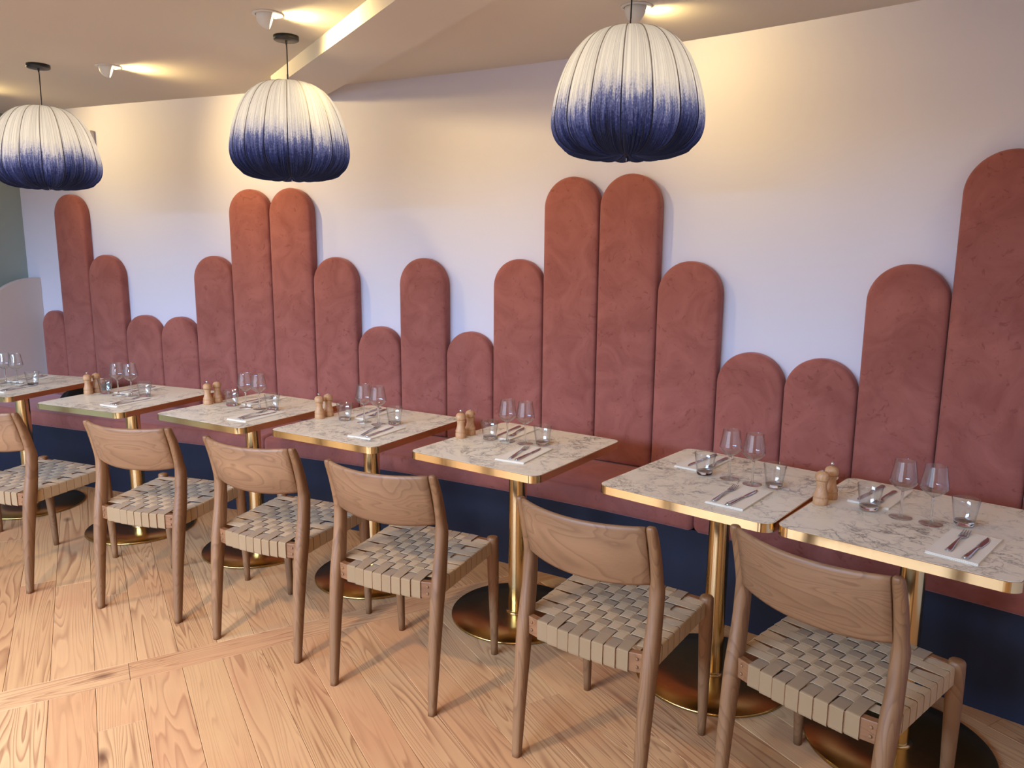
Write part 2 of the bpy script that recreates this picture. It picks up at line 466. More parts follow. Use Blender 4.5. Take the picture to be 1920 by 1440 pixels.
def win_frame(n, cx, cy, axis):
    V = []; F = []
    def bx(lo, hi, z0, z1):
        b = len(V); d = .03
        for z in (z0, z1):
            if axis == 0: pts = ((lo, cy - d), (hi, cy - d), (hi, cy + d), (lo, cy + d))
            else: pts = ((cx - d, lo), (cx + d, lo), (cx + d, hi), (cx - d, hi))
            for x, y in pts: V.append((x, y, z))
        for f in [(0, 3, 2, 1), (4, 5, 6, 7), (0, 1, 5, 4), (1, 2, 6, 5), (2, 3, 7, 6), (3, 0, 4, 7)]: F.append(tuple(b + i for i in f))
    c = cx if axis == 0 else cy
    bx(c - .55, c - .515, .12, 2.3); bx(c + .515, c + .55, .12, 2.3); bx(c - .515, c + .515, .12, .155); bx(c - .515, c + .515, 2.265, 2.3)
    struct(ob('window_%d' % n, mesh('window', V, F, False), M_FRAME))
for i, x in enumerate((-2.5, -1.35, -.2, .95)): win_frame(i + 1, x, YB - .04, 0)
ceiling = struct(ob('ceiling', boxm('ceiling', XL - .12, XR + .12, YB - .12, .25, ZC, ZC + .12), M_CEIL))
# shallow ceiling beam running out from the back wall
bn = Vector((.56, .83)).normalized(); bd = Vector((bn.y, -bn.x))
def bpt(n_, d_): return bn * n_ + bd * d_
q = [bpt(-.588, -.36), bpt(-.287, -.58), bpt(-.287, 6.0), bpt(-.588, 6.0)]
v = [(p.x, p.y, z) for z in (2.427, 2.503) for p in q]
struct(ob('ceiling_beam', mesh('ceiling_beam', v, [(0, 1, 2, 3), (4, 7, 6, 5), (0, 4, 5, 1), (1, 5, 6, 2), (2, 6, 7, 3), (3, 7, 4, 0)], False), M_CEIL))

# ------------------------------------------------------------------ bench end panel with a curved top
def bench_end():
    k = .02; P = wpt(k, -.058); t = th(0); N = Vector((math.sin(t), -math.cos(t))); T = Vector((math.cos(t), math.sin(t)))
    prof = [(0, 0), (.56, 0), (.56, .62)]
    for i in range(0, 17):
        a = PI / 2 * i / 16; prof.append((.04 + .52 * math.cos(a), .70 + .643 * math.sin(a)))
    prof.append((0, 1.343)); n = len(prof)
    R = []
    for e, ins in ((-.044, .003), (-.041, 0), (-.003, 0), (0, .003)):
        R.append([(P.x + N.x * max(d - ins, 0) + T.x * e, P.y + N.y * max(d - ins, 0) + T.y * e, max(z - ins, 0)) for d, z in prof])
    o = ob('bench_end_panel', rings('bench_end_panel', R, True, True, False), M_ENDP)
    tag(o, 'cream painted bench end panel with a rounded top at the far left', 'panel')
bench_end()

# ------------------------------------------------------------------ banquette
bq = empty('banquette', (*wpt(10, .25), 0)); tag(bq, 'long terracotta velvet bench seat on a navy blue base along the back wall', 'bench')
def arc_cushion(k0, k1, offb, offf, z0, z1, r=.022, crown=.006):
    sec = []
    def corner(cx, cz, a0, a1):
        for i in range(5):
            a = math.radians(a0 + (a1 - a0) * i / 4); sec.append((cx + r * math.cos(a), cz + r * math.sin(a)))
    corner(offb + r, z0 + r, 180, 270); corner(offf - r, z0 + r, 270, 360); corner(offf - r, z1 - r, 0, 90)
    for i in range(1, 6): sec.append((offf - r + (offb - offf + 2 * r) * i / 6, z1 + crown * math.sin(PI * i / 6)))
    corner(offb + r, z1 - r, 90, 180)
    n = max(4, int((k1 - k0) * 3)); R = []
    kk = [k0, k0 + .02, k0 + .07] + [k0 + .1 + (k1 - k0 - .2) * i / n for i in range(n + 1)] + [k1 - .07, k1 - .02, k1]
    cx = (offb + offf) / 2; cz = (z0 + z1) / 2
    for i, k in enumerate(kk):
        e = min(k - k0, k1 - k); sh = .014 * max(0, 1 - e / .07) ** 2
        ring = []
        for o_, z_ in sec:
            o2 = o_ - math.copysign(min(sh, abs(o_ - cx)), o_ - cx); z2 = z_ - math.copysign(min(sh, abs(z_ - cz)), z_ - cz)
            p = wpt(k, o2); ring.append((p.x - bq.location.x, p.y - bq.location.y, z2))
        R.append(ring)
    return rings('seat_cushion', R)
def rel(me):
    for v_ in me.vertices: v_.co -= bq.location
    return me
ob('base', rel(arc_solid('bench_base', -.055, .41, 0, .383, [.06] + [x * .5 for x in range(1, 45)])), M_NAVY, bq)
for a, b in ((.08, 7.815), (7.825, 16.355), (16.365, 22.1)):
    ob('seat_cushion', arc_cushion(a, b, -.052, .444, .384, .482), M_VELVET, bq)

# ------------------------------------------------------------------ arched wall panels
seam = {0: .20, 1: 1.0, 2: 1.97, 3: 2.98, 4: 4.0, 5: 5.0, 6: 6.006, 7: 7.009, 8: 8.012, 9: 9.018, 10: 9.989, 11: 10.998, 12: 11.979, 13: 12.96,
        14: 13.972, 15: 15.005, 16: 16.019, 17: 17.018, 18: 18.01, 19: 18.996, 20: 19.98, 21: 20.98, 22: 21.98}
KIND = 'STMSSMTTMSMSMTTMSSMTTM'
HT = {'T': 1.925, 'M': 1.513, 'S': 1.109}
def arch_panel(k0, k1, top):
    a = wpt(k0); b = wpt(k1); wdt = (b - a).length - .003; mid = (a + b) / 2; ang = math.atan2(b.y - a.y, b.x - a.x)
    z0 = .4855; rad = wdt / 2
    def outline(ins):
        r = rad - ins; pts = [(-r, z0 + ins), (r, z0 + ins)]
        nseg = 8
        for i in range(1, nseg): pts.append((r, z0 + ins + (top - rad - z0 - ins) * i / nseg))
        for i in range(33): t = PI * i / 32; pts.append((r * math.cos(t), top - rad + r * math.sin(t)))
        for i in range(1, nseg): pts.append((-r, top - rad - (top - rad - z0 - ins) * i / nseg))
        return pts
    R = []
    for ins, y in ((0.002, .058), (0, .05), (0, .018), (.0018, .010), (.006, .0035), (.014, -.001), (.035, -.004), (.08, -.006)):
        R.append([(x, y, z) for x, z in outline(min(ins, rad * .8))])
    o = ob('upholstered_panel', rings('upholstered_panel', R), M_VELVET, None, (mid.x, mid.y, 0), (0, 0, ang))
    return o
PL = ['short narrow velvet arch panel at the far left beside the cream bench end',
 'tall velvet arch panel nearest the left end of the wall, under the left lamp',
 'medium velvet arch panel right of the leftmost tall panel',
 'left one of the two short velvet panels nearest the left end',
 'right one of the two short velvet panels nearest the left end',
 'medium velvet arch panel just left of the tall pair below the middle lamp',
 'left panel of the tall velvet pair below the middle lamp',
 'right panel of the tall velvet pair below the middle lamp, lit orange',
 'medium velvet arch panel just right of the tall pair below the middle lamp',
 'short velvet arch panel left of the lone medium panel at mid wall',
 'lone medium velvet arch panel standing between two short panels at mid wall',
 'short velvet arch panel right of the lone medium panel at mid wall',
 'medium velvet arch panel just left of the tall pair below the right lamp',
 'left panel of the tall velvet pair below the right lamp',
 'right panel of the tall velvet pair below the right lamp',
 'medium velvet arch panel just right of the tall pair below the right lamp',
 'left one of the two short velvet panels behind the second table from the right',
 'right one of the two short velvet panels, behind the wooden mills of the right table',
 'medium velvet arch panel beside the tall dark panel at the right edge',
 'tall dark velvet arch panel at the right edge of the photo',
 'tall velvet arch panel mostly beyond the right edge, only a sliver of it seen',]
for i in range(21):
    o = arch_panel(seam[i], seam[i + 1], HT[KIND[i]])
    tag(o, PL[i], 'wall panel', 'terracotta velvet arch panels')

# ------------------------------------------------------------------ tables
W_, D_ = .6213, .6773
TB = {1: (-2.092, -.918, .139), 2: (-1.1675, -.8969, .0351), 3: (-.3528, -.8399, -.091), 4: (.3918, -.8527, -.1023),
      5: (1.1819, -.9162, -.1737), 6: (2.0395, -1.0396, -.2671), 7: (2.6525, -1.2005, -.2800)}
TN = {1: 'the leftmost table', 2: 'the second table from the left', 3: 'the third table from the left', 4: 'the fourth table from the left',
      5: 'the fifth table from the left', 6: 'the second table from the right', 7: 'the rightmost table'}
def rrect(wd, dp, r, n=6):
    P = []
    for cx, cy, a0 in ((wd / 2 - r, dp / 2 - r, 0), (-wd / 2 + r, dp / 2 - r, 90), (-wd / 2 + r, -dp / 2 + r, 180), (wd / 2 - r, -dp / 2 + r, 270)):
        for i in range(n + 1):
            a = math.radians(a0 + 90 * i / n); P.append((cx + r * math.cos(a), cy + r * math.sin(a)))
    return P
def plate(name, wd, dp, r, z0, z1, bev=.001):
    R = []
    for ins, z in ((bev, z0), (0, z0 + bev), (0, z1 - bev), (bev, z1)):
        R.append([(x, y, z) for x, y in rrect(wd - 2 * ins, dp - 2 * ins, r - ins)])
    return rings(name, R, smooth=False)
def make_table():
    t = empty('bistro_table', (0, 0, 0))
    top = ob('tabletop', plate('tabletop', W_ - .006, D_ - .006, .037, .7215, .7502), M_MARBLE, t)
    R = []
    for ins, z in ((.003, .7205), (.0, .7210), (0, .7490), (.0006, .7498), (.0026, .7498), (.003, .7490), (.003, .7205)):
        R.append([(x, y, z) for x, y in rrect(W_ - 2 * ins, D_ - 2 * ins, .04 - ins, 14)])
    me = rings('edge_band', R, True, False, False)
    ob('edge_band', me, M_BRASS, t)
    ob('mounting_plate', plate('mounting_plate', .36, .36, .02, .714, .7205), M_BLACK, t)
    ob('column', lathe('column', [(.0375, .012), (.0375, .714)], 40), M_BRASS, t)
    ob('collar', lathe('collar', [(.0376, .012), (.047, .012), (.047, .0175), (.0376, .0185)], 40), M_BRASS, t)
    ob('base_disc', lathe('base_disc', [(.0001, .001), (.279, .001), (.283, .003), (.283, .009), (.279, .0125), (.15, .0135), (.0001, .0135)], 72), M_BRASSD, t)
    return t
TL_ = {1: 'marble table with brass edge cut off by the left edge of the photo',
 2: 'marble table with brass edge, second from the left, black coat behind it',
 3: 'marble table with brass edge, third from the left',
 4: 'marble table with brass edge, fourth from the left, behind the fourth chair',
 5: 'marble table with brass edge, fifth from the left, gap to its right',
 6: 'marble table pushed against the rightmost table, without wooden mills of its own',
 7: 'rightmost marble table with brass edge and wooden mills at its left side'}
t0 = make_table()
for i in range(1, 8):
    t = t0 if i == 1 else copy_tree(t0)
    x, y, a = TB[i]; t.location = (x, y, 0); t.rotation_euler = (0, 0, a)
    tag(t, TL_[i], 'table', 'marble bistro tables')
def on_table(i, lx, ly, rz=0.0, z=.7503):
    x, y, a = TB[i]; c, s = math.cos(a), math.sin(a)
    return (x + c * lx - s * ly, y + s * lx + c * ly, z), a + rz

# ------------------------------------------------------------------ chairs
def wsec(name, path, half, n=14, e=.75):
    return tube(name, path, half, n, e)
def bezier_interp(tbl, z):
    for (z0, *a), (z1, *b) in zip(tbl, tbl[1:]):
        if z <= z1:
            f = (z - z0) / (z1 - z0); f = f * f * (3 - 2 * f) if False else f
            return [p + (q_ - p) * f for p, q_ in zip(a, b)]
    return tbl[-1][1:]
def smooth_tbl(tbl, n):
    """Catmull-Rom through rows"""
    out = []
    for i in range(len(tbl) - 1):
        p0 = tbl[max(i - 1, 0)]; p1 = tbl[i]; p2 = tbl[i + 1]; p3 = tbl[min(i + 2, len(tbl) - 1)]
        for j in range(n):
            t = j / n
            out.append([.5 * (2 * b + (c - a) * t + (2 * a - 5 * b + 4 * c - d) * t * t + (3 * b - a - 3 * c + d) * t ** 3) for a, b, c, d in zip(p0, p1, p2, p3)])
    out.append(list(tbl[-1])); return out
def rear_rail_y(x): return -.178 - .016 * (1 - (x / .19) ** 2)
def rise(y): return .017 * (y + .165) / .365
def seat_z(x, y): return .4625 - .004 * (1 - (x / .2) ** 2) + rise(y)
def strap(name, pts, wid, side):
    """ribbon with thickness; side = width direction vector"""
    th_ = .0016; s = Vector(side) * wid / 2; R = []
    for i, p in enumerate(pts):
        p = Vector(p); a = Vector(pts[max(i - 1, 0)]); b = Vector(pts[min(i + 1, len(pts) - 1)])
        t = (b - a).normalized(); nrm = t.cross(Vector(side)).normalized() * th_ / 2
        R.append([tuple(p - s - nrm), tuple(p + s - nrm), tuple(p + s + nrm), tuple(p - s + nrm)])
    return rings(name, R, True, True, False)
PITCH = .0383
def make_chair():
    c = empty('dining_chair', (0, 0, 0))
    # rear legs that rise into back posts: z, y, rx, ry
    tbl = [(0, -.220, .0135, .0145), (.10, -.213, .0165, .018), (.25, -.200, .0195, .023), (.40, -.182, .0215, .0275), (.47, -.170, .0215, .0285),
           (.56, -.156, .019, .026), (.635, -.151, .0195, .0235), (.665, -.155, .0160, .0215), (.70, -.162, .0155, .0205), (.77, -.182, .0155, .0175), (.825, -.2035, .014, .0145), (.837, -.208, .010, .0105)]
    rows = smooth_tbl(tbl, 4)
    for s in (-1, 1):
        path = [(s * (.2066 + .004 * r[0] / .837), r[1], r[0]) for r in rows]
        ob('leg', wsec('rear_leg', path, [(r[2], r[3]) for r in rows]), M_TEAKZ, c)
    tf = [(0, .2272, .0125, .0125), (.15, .222, .0165, .0165), (.33, .212, .0205, .021), (.40, .208, .0215, .022), (.470, .204, .0215, .022), (.484, .2035, .021, .0212), (.490, .2034, .017, .017), (.4925, .2034, .008, .008)]
    rows = smooth_tbl(tf, 3)
    for s in (-1, 1):
        path = [(s * (.2153 + .0024 * r[0] / .49), r[1], r[0]) for r in rows]
        ob('leg', wsec('front_leg', path, [(r[2], r[3]) for r in rows], 14, .9), M_TEAKZ, c)
    # backrest board, bowed towards the back
    R = []
    NX = 21
    for i in range(NX):
        u_ = -1 + 2 * i / (NX - 1); x = u_ * .197
        bow = -.046 * (1 - u_ * u_)
        ring = []
        zt = .8365 - .006 * (1 - u_ * u_) ; zb = .656 - .014 * (1 - abs(u_) ** 2.5)
        for z, tk in ((zb, -1), (zb + .01, -1.0), ((zb + zt) / 2, -1), (zt - .012, -1), (zt - .003, -.8), (zt, -.3), (zt, .3), (zt - .003, .8), (zt - .012, 1), ((zb + zt) / 2, 1), (zb + .01, 1), (zb, 1)):
            if z <= zb + 1e-6: hw = .005
            elif z >= zt - .004: hw = .010
            else: hw = .011
            lean = -.157 - (z - .655) * .30
            ring.append((x, lean + bow + tk * hw - .003, z))
        R.append(ring)
    ob('backrest', rings('backrest', R), M_TEAKX, c)
    # rails
    for s in (-1, 1):
        R = [[(s * (xx + dx), y, z + rise(y)) for dx, z in ((-.011, .411), (.009, .411), (.009, .459), (-.011, .459))] for xx, y in ((.2045, -.165), (.2105, .20))]
        ob('side_rail', rings('side_rail', R, True, True, False), M_TEAKY, c, bevel=.002)
    R = []
    for i in range(13):
        x = -.197 + .394 * i / 12; y = rear_rail_y(x); dz = -.004 * (1 - (x / .2) ** 2)
        R.append([(x, y - .010, .402 + dz), (x, y + .012, .402 + dz), (x, y + .012, .459 + dz), (x, y - .010, .459 + dz)])
    ob('rear_rail', rings('rear_rail', R, True, True, False), M_TEAKR, c, bevel=.002)
    R = [[(x, y, z + .017) for y, z in ((.196, .411), (.218, .411), (.218, .458), (.196, .458))] for x in (-.20, .20)]
    ob('front_rail', rings('front_rail', R, True, True, False), M_TEAKR, c, bevel=.002)
    for s in (-1, 1):
        for z in (.418, .442):
            o = ob('peg', lathe('peg', [(.0001, 0), (.0045, 0), (.0045, .004), (.003, .005), (.0001, .005)], 10), M_TEAKZ, c, (s * .176, rear_rail_y(.176) - .0085, z), (PI / 2, 0, 0))
    xs = [(i - 3.5) * PITCH for i in range(8)]
    ys = [.172 - PITCH * j for j in range(9)]
    A = .0028
    for i, x in enumerate(xs):
        yr = rear_rail_y(x) - .0112; dz = -.004 * (1 - (x / .2) ** 2)
        pts = [(x, yr + .012, .3995 + dz), (x, yr + .001, .4005 + dz), (x, yr, .405 + dz), (x, yr, .4575 + dz), (x, yr + .0012, .4605 + dz), (x, yr + .004, .4617 + dz)]
        for j in range(8, -1, -1):
            sg = 1 if (i + j) % 2 else -1; z = seat_z(x, ys[j]) + sg * A
            pts += [(x, ys[j] - PITCH * .36, z), (x, ys[j] + PITCH * .36, z)]
        pts += [(x, .2145, .4785), (x, .218, .4773), (x, .2192, .474), (x, .2192, .429), (x, .218, .4265), (x, .206, .426)]
        ob('strap', strap('long_strap', pts, PITCH - .0034, (1, 0, 0)), M_STRAP_SHADED, c)
    for j, y in enumerate(ys):
        xo = .2045 + (.2105 - .2045) * (y + .165) / .365 + .0102
        if j == 0: xo += .0
        q_ = rise(y)
        pts = [(-xo + .012, y, .4085 + q_), (-xo + .001, y, .4095 + q_), (-xo, y, .413 + q_), (-xo, y, .4575 + q_), (-xo + .0012, y, .4605 + q_), (-xo + .004, y, .4617 + q_)]
        for i in range(8):
            sg = -1 if (i + j) % 2 else 1; z = seat_z(xs[i], y) + sg * A
            pts += [(xs[i] - PITCH * .36, y, z), (xs[i] + PITCH * .36, y, z)]
        pts += [(xo - .004, y, .4617 + q_), (xo - .0012, y, .4605 + q_), (xo, y, .4575 + q_), (xo, y, .413 + q_), (xo - .001, y, .4095 + q_), (xo - .012, y, .4085 + q_)]
        ob('strap', strap('cross_strap', pts, PITCH - .0034, (0, -1, 0)), M_STRAP, c)
    return c
CH = [(-2.00, -1.53, .06, 'wooden woven chair outside the left edge, only a leg of it showing'),
      (-1.1174, -1.4961, .0461, 'leftmost woven seat chair, its back cut by the left edge'),
      (-.2991, -1.4219, .1219, 'second wooden chair with woven strap seat from the left'),
      (.3896, -1.4254, .0023, 'third wooden chair with woven strap seat from the left'),
      (1.0279, -1.4903, -.0127, 'fourth woven chair from the left, swirling grain on its backrest'),
      (1.8232, -1.604, -.1915, 'fifth woven chair from the left, second nearest the photographer'),
      (2.4659, -1.6355, -.4355, 'rightmost and nearest wooden chair with woven strap seat')]
c0 = make_chair()
for i, (x, y, a, lb) in enumerate(CH):
    c = c0 if i == 0 else copy_tree(c0)
    c.location = (x, y, 0); c.rotation_euler = (0, 0, a); tag(c, lb, 'chair', 'woven seat dining chairs')

# ------------------------------------------------------------------ tableware
def make_wine():
    g = empty('wine_glass', (0, 0, 0))
    out = [(.0045, .086), (.012, .088), (.026, .098), (.036, .108), (.0395, .1145), (.0390, .122), (.0360, .140), (.0325, .160), (.0300, .1795), (.0297, .1808)]
    inn = [(.0290, .1806), (.0292, .1790), (.0317, .160), (.0352, .140), (.0382, .122), (.0386, .1148), (.0352, .1090), (.0255, .0992), (.012, .0898), (.0003, .0882)]
    ob('bowl', lathe('bowl', out + inn, 32), M_TGLASS, g)
    ob('stem', lathe('stem', [(.0003, .0875), (.0055, .0868), (.0042, .078), (.0034, .065), (.0034, .03), (.0042, .014), (.0075, .006), (.0003, .0055)], 16), M_GLASS, g)
    ob('foot', lathe('foot', [(.0003, .0002), (.0325, .0002), (.0335, .001), (.0325, .0018), (.016, .0032), (.0075, .0058), (.0003, .0060)], 36), M_TGLASS, g)
    return g
def make_tumbler():
    g = empty('water_tumbler', (0, 0, 0))
    ob('wall', lathe('tumbler_wall', [(.0282, .012), (.0287, .014), (.0335, .045), (.0385, .0815), (.0380, .0825), (.0372, .0815), (.0322, .045), (.0275, .0155), (.0270, .0145)], 36), M_TGLASS, g)
    ob('glass_base', lathe('tumbler_base', [(.0003, .0006), (.024, .0006), (.0268, .002), (.0280, .006), (.0285, .0125), (.0270, .0150), (.015, .0135), (.0003, .0128)], 36), M_GLASS, g)
    return g
def make_mill(pepper):
    g = empty('pepper_mill' if pepper else 'salt_mill', (0, 0, 0))
    ob('body', lathe('mill_body', [(.0003, 0), (.0225, 0), (.0235, .0015), (.0235, .0195), (.0222, .0215), (.0208, .0225), (.0222, .024), (.0235, .027), (.0228, .033), (.0210, .036), (.0195, .040), (.0165, .052), (.0155, .060), (.0165, .068), (.0188, .0745), (.0188, .0775), (.0003, .078)], 28), M_MILL, g)
    ob('head', lathe('mill_head', [(.0003, .0785), (.0172, .0785), (.0195, .081), (.0215, .086), (.0222, .0915), (.0212, .098), (.0175, .1045), (.011, .1085), (.005, .1100), (.0003, .1102)], 28), M_MILL, g)
    if pepper:
        ob('knob', lathe('knob', [(.0003, .1095), (.0032, .1098), (.0028, .113), (.0048, .1150), (.0060, .1185), (.0050, .1220), (.0022, .1242), (.0003, .1245)], 14), M_CHROME, g)
    else:
        ob('cap', lathe('cap', [(.0003, .1095), (.0060, .1096), (.0062, .1108), (.0050, .1120), (.0003, .1124)], 14), M_CHROME, g)
    return g
def blade(name, L):
    """flat cutlery shape: rows (y, halfwidth, z, thickness, x shift)"""
    R = []
    for y, hw, z, tk, dx in L:
        R.append([(dx - hw, y, z), (dx - hw * .6, y, z + tk * .85), (dx, y, z + tk), (dx + hw * .6, y, z + tk * .85), (dx + hw, y, z), (dx, y, z - tk * .15)])
    return rings(name, R)
def make_fork():
    f = empty('fork', (0, 0, 0))
    rows = [(-.100, .003, .001, .002, 0), (-.098, .0085, .001, .003, 0), (-.088, .0098, .0015, .0032, 0), (-.06, .0075, .003, .003, 0), (-.02, .0042, .0055, .003, 0), (.010, .0032, .0055, .003, 0),
            (.030, .0042, .004, .0026, 0), (.038, .0095, .003, .0022, 0), (.046, .0118, .0022, .002, 0), (.055, .0122, .0020, .0018, 0)]
    ob('handle', blade('fork_handle', rows), M_STEEL, f)
    for x in (-.0098, -.0033, .0033, .0098):
        rr = [(.0545, .0021, .0020, .0018, x), (.075, .0019, .003, .0017, x * .98), (.092, .0014, .0055, .0016, x * .92), (.100, .0006, .0072, .0012, x * .9)]
        ob('tine', blade('tine', rr), M_STEEL, f)
    return f
def make_knife():
    f = empty('knife', (0, 0, 0))
    ob('handle', blade('knife_handle', [(-.110, .003, .001, .004, 0), (-.108, .0085, .001, .0055, 0), (-.098, .0100, .001, .006, 0), (-.07, .0085, .001, .006, 0), (-.03, .0062, .001, .0058, 0), (-.008, .0055, .001, .0055, 0), (0, .006, .001, .004, 0)]), M_STEEL, f)
    ob('blade', blade('knife_blade', [(-.001, .0055, .0015, .0016, 0), (.012, .0085, .0014, .0016, .001), (.040, .0095, .0012, .0016, .001), (.075, .0088, .0012, .0015, .0008), (.095, .0058, .0012, .0014, -.001), (.106, .0025, .0012, .001, -.0035), (.110, .0005, .0012, .0008, -.005)]), M_STEEL, f)
    return f
def make_napkin():
    # folded paper-cloth napkin in three soft layers
    g = empty('napkin', (0, 0, 0))
    for i, (wd, dp, dx, dy) in enumerate(((.128, .252, 0, 0), (.126, .250, .001, .001), (.127, .247, -.0005, .002))):
        z = .0002 + i * .0017
        nx, ny = 5, 9; R = []
        V = []; F = []
        for layer, zz in ((0, 0), (1, .0013)):
            for b_ in range(ny):
                for a_ in range(nx):
                    x = (a_ / (nx - 1) - .5) * wd + dx; y = (b_ / (ny - 1) - .5) * dp + dy
                    wob = .0004 * math.sin(a_ * 1.9 + b_ * 1.3 + i) if layer and 0 < a_ < nx - 1 and i == 2 else 0
                    V.append((x, y, z + zz + wob))
        n1 = nx * ny
        for b_ in range(ny - 1):
            for a_ in range(nx - 1):
                p = b_ * nx + a_; F.append((n1 + p, n1 + p + 1, n1 + p + nx + 1, n1 + p + nx)); F.append((p, p + nx, p + nx + 1, p + 1))
        edge = [a_ for a_ in range(nx)] + [b_ * nx + nx - 1 for b_ in range(1, ny)] + [(ny - 1) * nx + a_ for a_ in range(nx - 2, -1, -1)] + [b_ * nx for b_ in range(ny - 2, 0, -1)]
        for e_ in range(len(edge)):
            p, q_ = edge[e_], edge[(e_ + 1) % len(edge)]; F.append((p, q_, n1 + q_, n1 + p))
        ob('fold', mesh('fold', V, F, False), M_NAPKIN, g)
    return g
# per table: left tumbler, left wine, right wine, right tumbler, near napkin (x, y), fork (from, to), knife (from, to)
IT = {1: ((-.215, .0), (-.119, .006), (-.025, .003), (.108, -.008), (.115, -.125, -.02), ((.12, -.229), (.091, -.03)), ((.155, -.225), (.150, -.01))),
      2: ((-.207, .011), (-.104, .007), (-.018, .02), (.066, .034), (.118, -.113, -.03), ((.105, -.211), (.086, -.018)), ((.14, -.219), (.155, .0))),
      3: ((-.144, -.004), (-.037, -.004), (.044, .012), (.118, .03), (.165, -.115, .02), ((.15, -.211), (.129, -.019)), ((.185, -.225), (.190, -.005))),
      4: ((-.156, -.008), (-.043, .003), (.043, .004), (.106, .045), (.142, -.120, .03), ((.143, -.225), (.083, -.035)), ((.177, -.229), (.149, -.01))),
      5: ((-.160, .014), (-.076, .028), (.008, .040), (.076, .068), (.104, -.108, .10), ((.107, -.216), (.056, -.01)), ((.137, -.213), (.115, .0))),
      6: ((-.080, .022), (.012, .031), (.101, .023), (.172, .04), (.130, -.148, .01), ((.088, -.258), (.078, -.055)), ((.139, -.265), (.152, -.048))),
      7: ((-.145, .004), (-.049, -.009), (.035, -.009), (.112, .046), (.150, -.150, -.07), ((.125, -.232), (.136, -.03)), ((.171, -.262), (.193, -.044)))}
FAR = {1: -.09, 2: -.13, 3: -.12, 4: -.14, 5: -.145, 6: -.15, 7: -.155}
wg = tm = nk = fk = kf = None
def place(obj_proto, maker, i, lx, ly, rz, label, cat, group, z=.7504):
    o = obj_proto if obj_proto is not None and not obj_proto.get('placed') else None
    if o is None and obj_proto is None: o = maker()
    elif o is None: o = copy_tree(obj_proto)
    loc, a = on_table(i, lx, ly, rz, z); o.location = loc; o.rotation_euler = (0, 0, a)
    tag(o, label, cat, group); o['placed'] = 1
    return o
for i in range(1, 8):
    tl, w1, w2, tr, (nx, ny, nr), fo, kn = IT[i]; tn = TN[i]
    wg = wg or place(None, make_wine, i, *w1, 0, 'left wine glass of the pair on ' + tn, 'wine glass', 'wine glasses')
    if i > 1: place(wg, None, i, *w1, 0, 'left wine glass of the pair on ' + tn, 'wine glass', 'wine glasses')
    place(wg, None, i, *w2, 0, 'right wine glass of the pair on ' + tn, 'wine glass', 'wine glasses')
    tm_new = tm is None
    if tm_new: tm = place(None, make_tumbler, i, *tl, 0, 'water tumbler left of the wine glasses on ' + tn, 'tumbler', 'water tumblers')
    else: place(tm, None, i, *tl, 0, 'water tumbler left of the wine glasses on ' + tn, 'tumbler', 'water tumblers')
    place(tm, None, i, *tr, 0, 'water tumbler right of the wine glasses on ' + tn, 'tumbler', 'water tumblers')
    for side in (0, 1):
        if side == 0: px, py, pr, nm = nx, ny, nr, 'near the chair on '
        else: px, py, pr, nm = FAR[i], .165, nr * .5, 'on the bench side of '
        if nk is None: nk = place(None, make_napkin, i, px, py, pr, 'folded white napkin ' + nm + tn, 'napkin', 'folded napkins')
        else: place(nk, None, i, px, py, pr, 'folded white napkin ' + nm + tn, 'napkin', 'folded napkins')
        def cut(a, b, half):
            a = Vector(a); b = Vector(b)
            if side: 
                off = Vector((px, py)) - Vector((nx, ny)); c_ = Vector((nx, ny)); a = c_ - (a - c_) + off; b = c_ - (b - c_) + off
            m = (a + b) / 2; d = b - a; return m.x, m.y, math.atan2(-d.x, d.y)
        zt = .7504 + .0048
        lab = ' on the napkin nearest the chair, ' + tn if side == 0 else ' on the bench side napkin of ' + tn
        x_, y_, r_ = cut(*fo, .1)
        if fk is None: fk = place(None, make_fork, i, x_, y_, r_, 'steel fork' + lab, 'fork', 'steel forks', zt)
        else: place(fk, None, i, x_, y_, r_, 'steel fork' + lab, 'fork', 'steel forks', zt)
        x_, y_, r_ = cut(*kn, .1)
        if kf is None: kf = place(None, make_knife, i, x_, y_, r_, 'steel table knife' + lab, 'knife', 'steel knives', zt)
        else: place(kf, None, i, x_, y_, r_, 'steel table knife' + lab, 'knife', 'steel knives', zt)
ML = {2: ((-.286, -.036), (-.286, .020)), 3: ((-.285, -.040), (-.286, .022)), 4: ((-.284, -.045), (-.286, .018)), 5: ((-.280, -.034), (-.281, .034)), 7: ((-.276, .036), (-.279, -.045))}
pm = sm = None
for i, (pp, sp) in ML.items():
    lp = 'pepper mill with chrome knob on ' + TN[i]; ls = 'wooden salt mill beside the pepper mill on ' + TN[i]
    if pm is None:
        pm = place(None, lambda: make_mill(True), i, *pp, 0, lp, 'pepper mill', 'wooden mills'); sm = place(None, lambda: make_mill(False), i, *sp, 0, ls, 'salt mill', 'wooden mills')
    else:
        place(pm, None, i, *pp, 0, lp, 'pepper mill', 'wooden mills'); place(sm, None, i, *sp, 0, ls, 'salt mill', 'wooden mills')

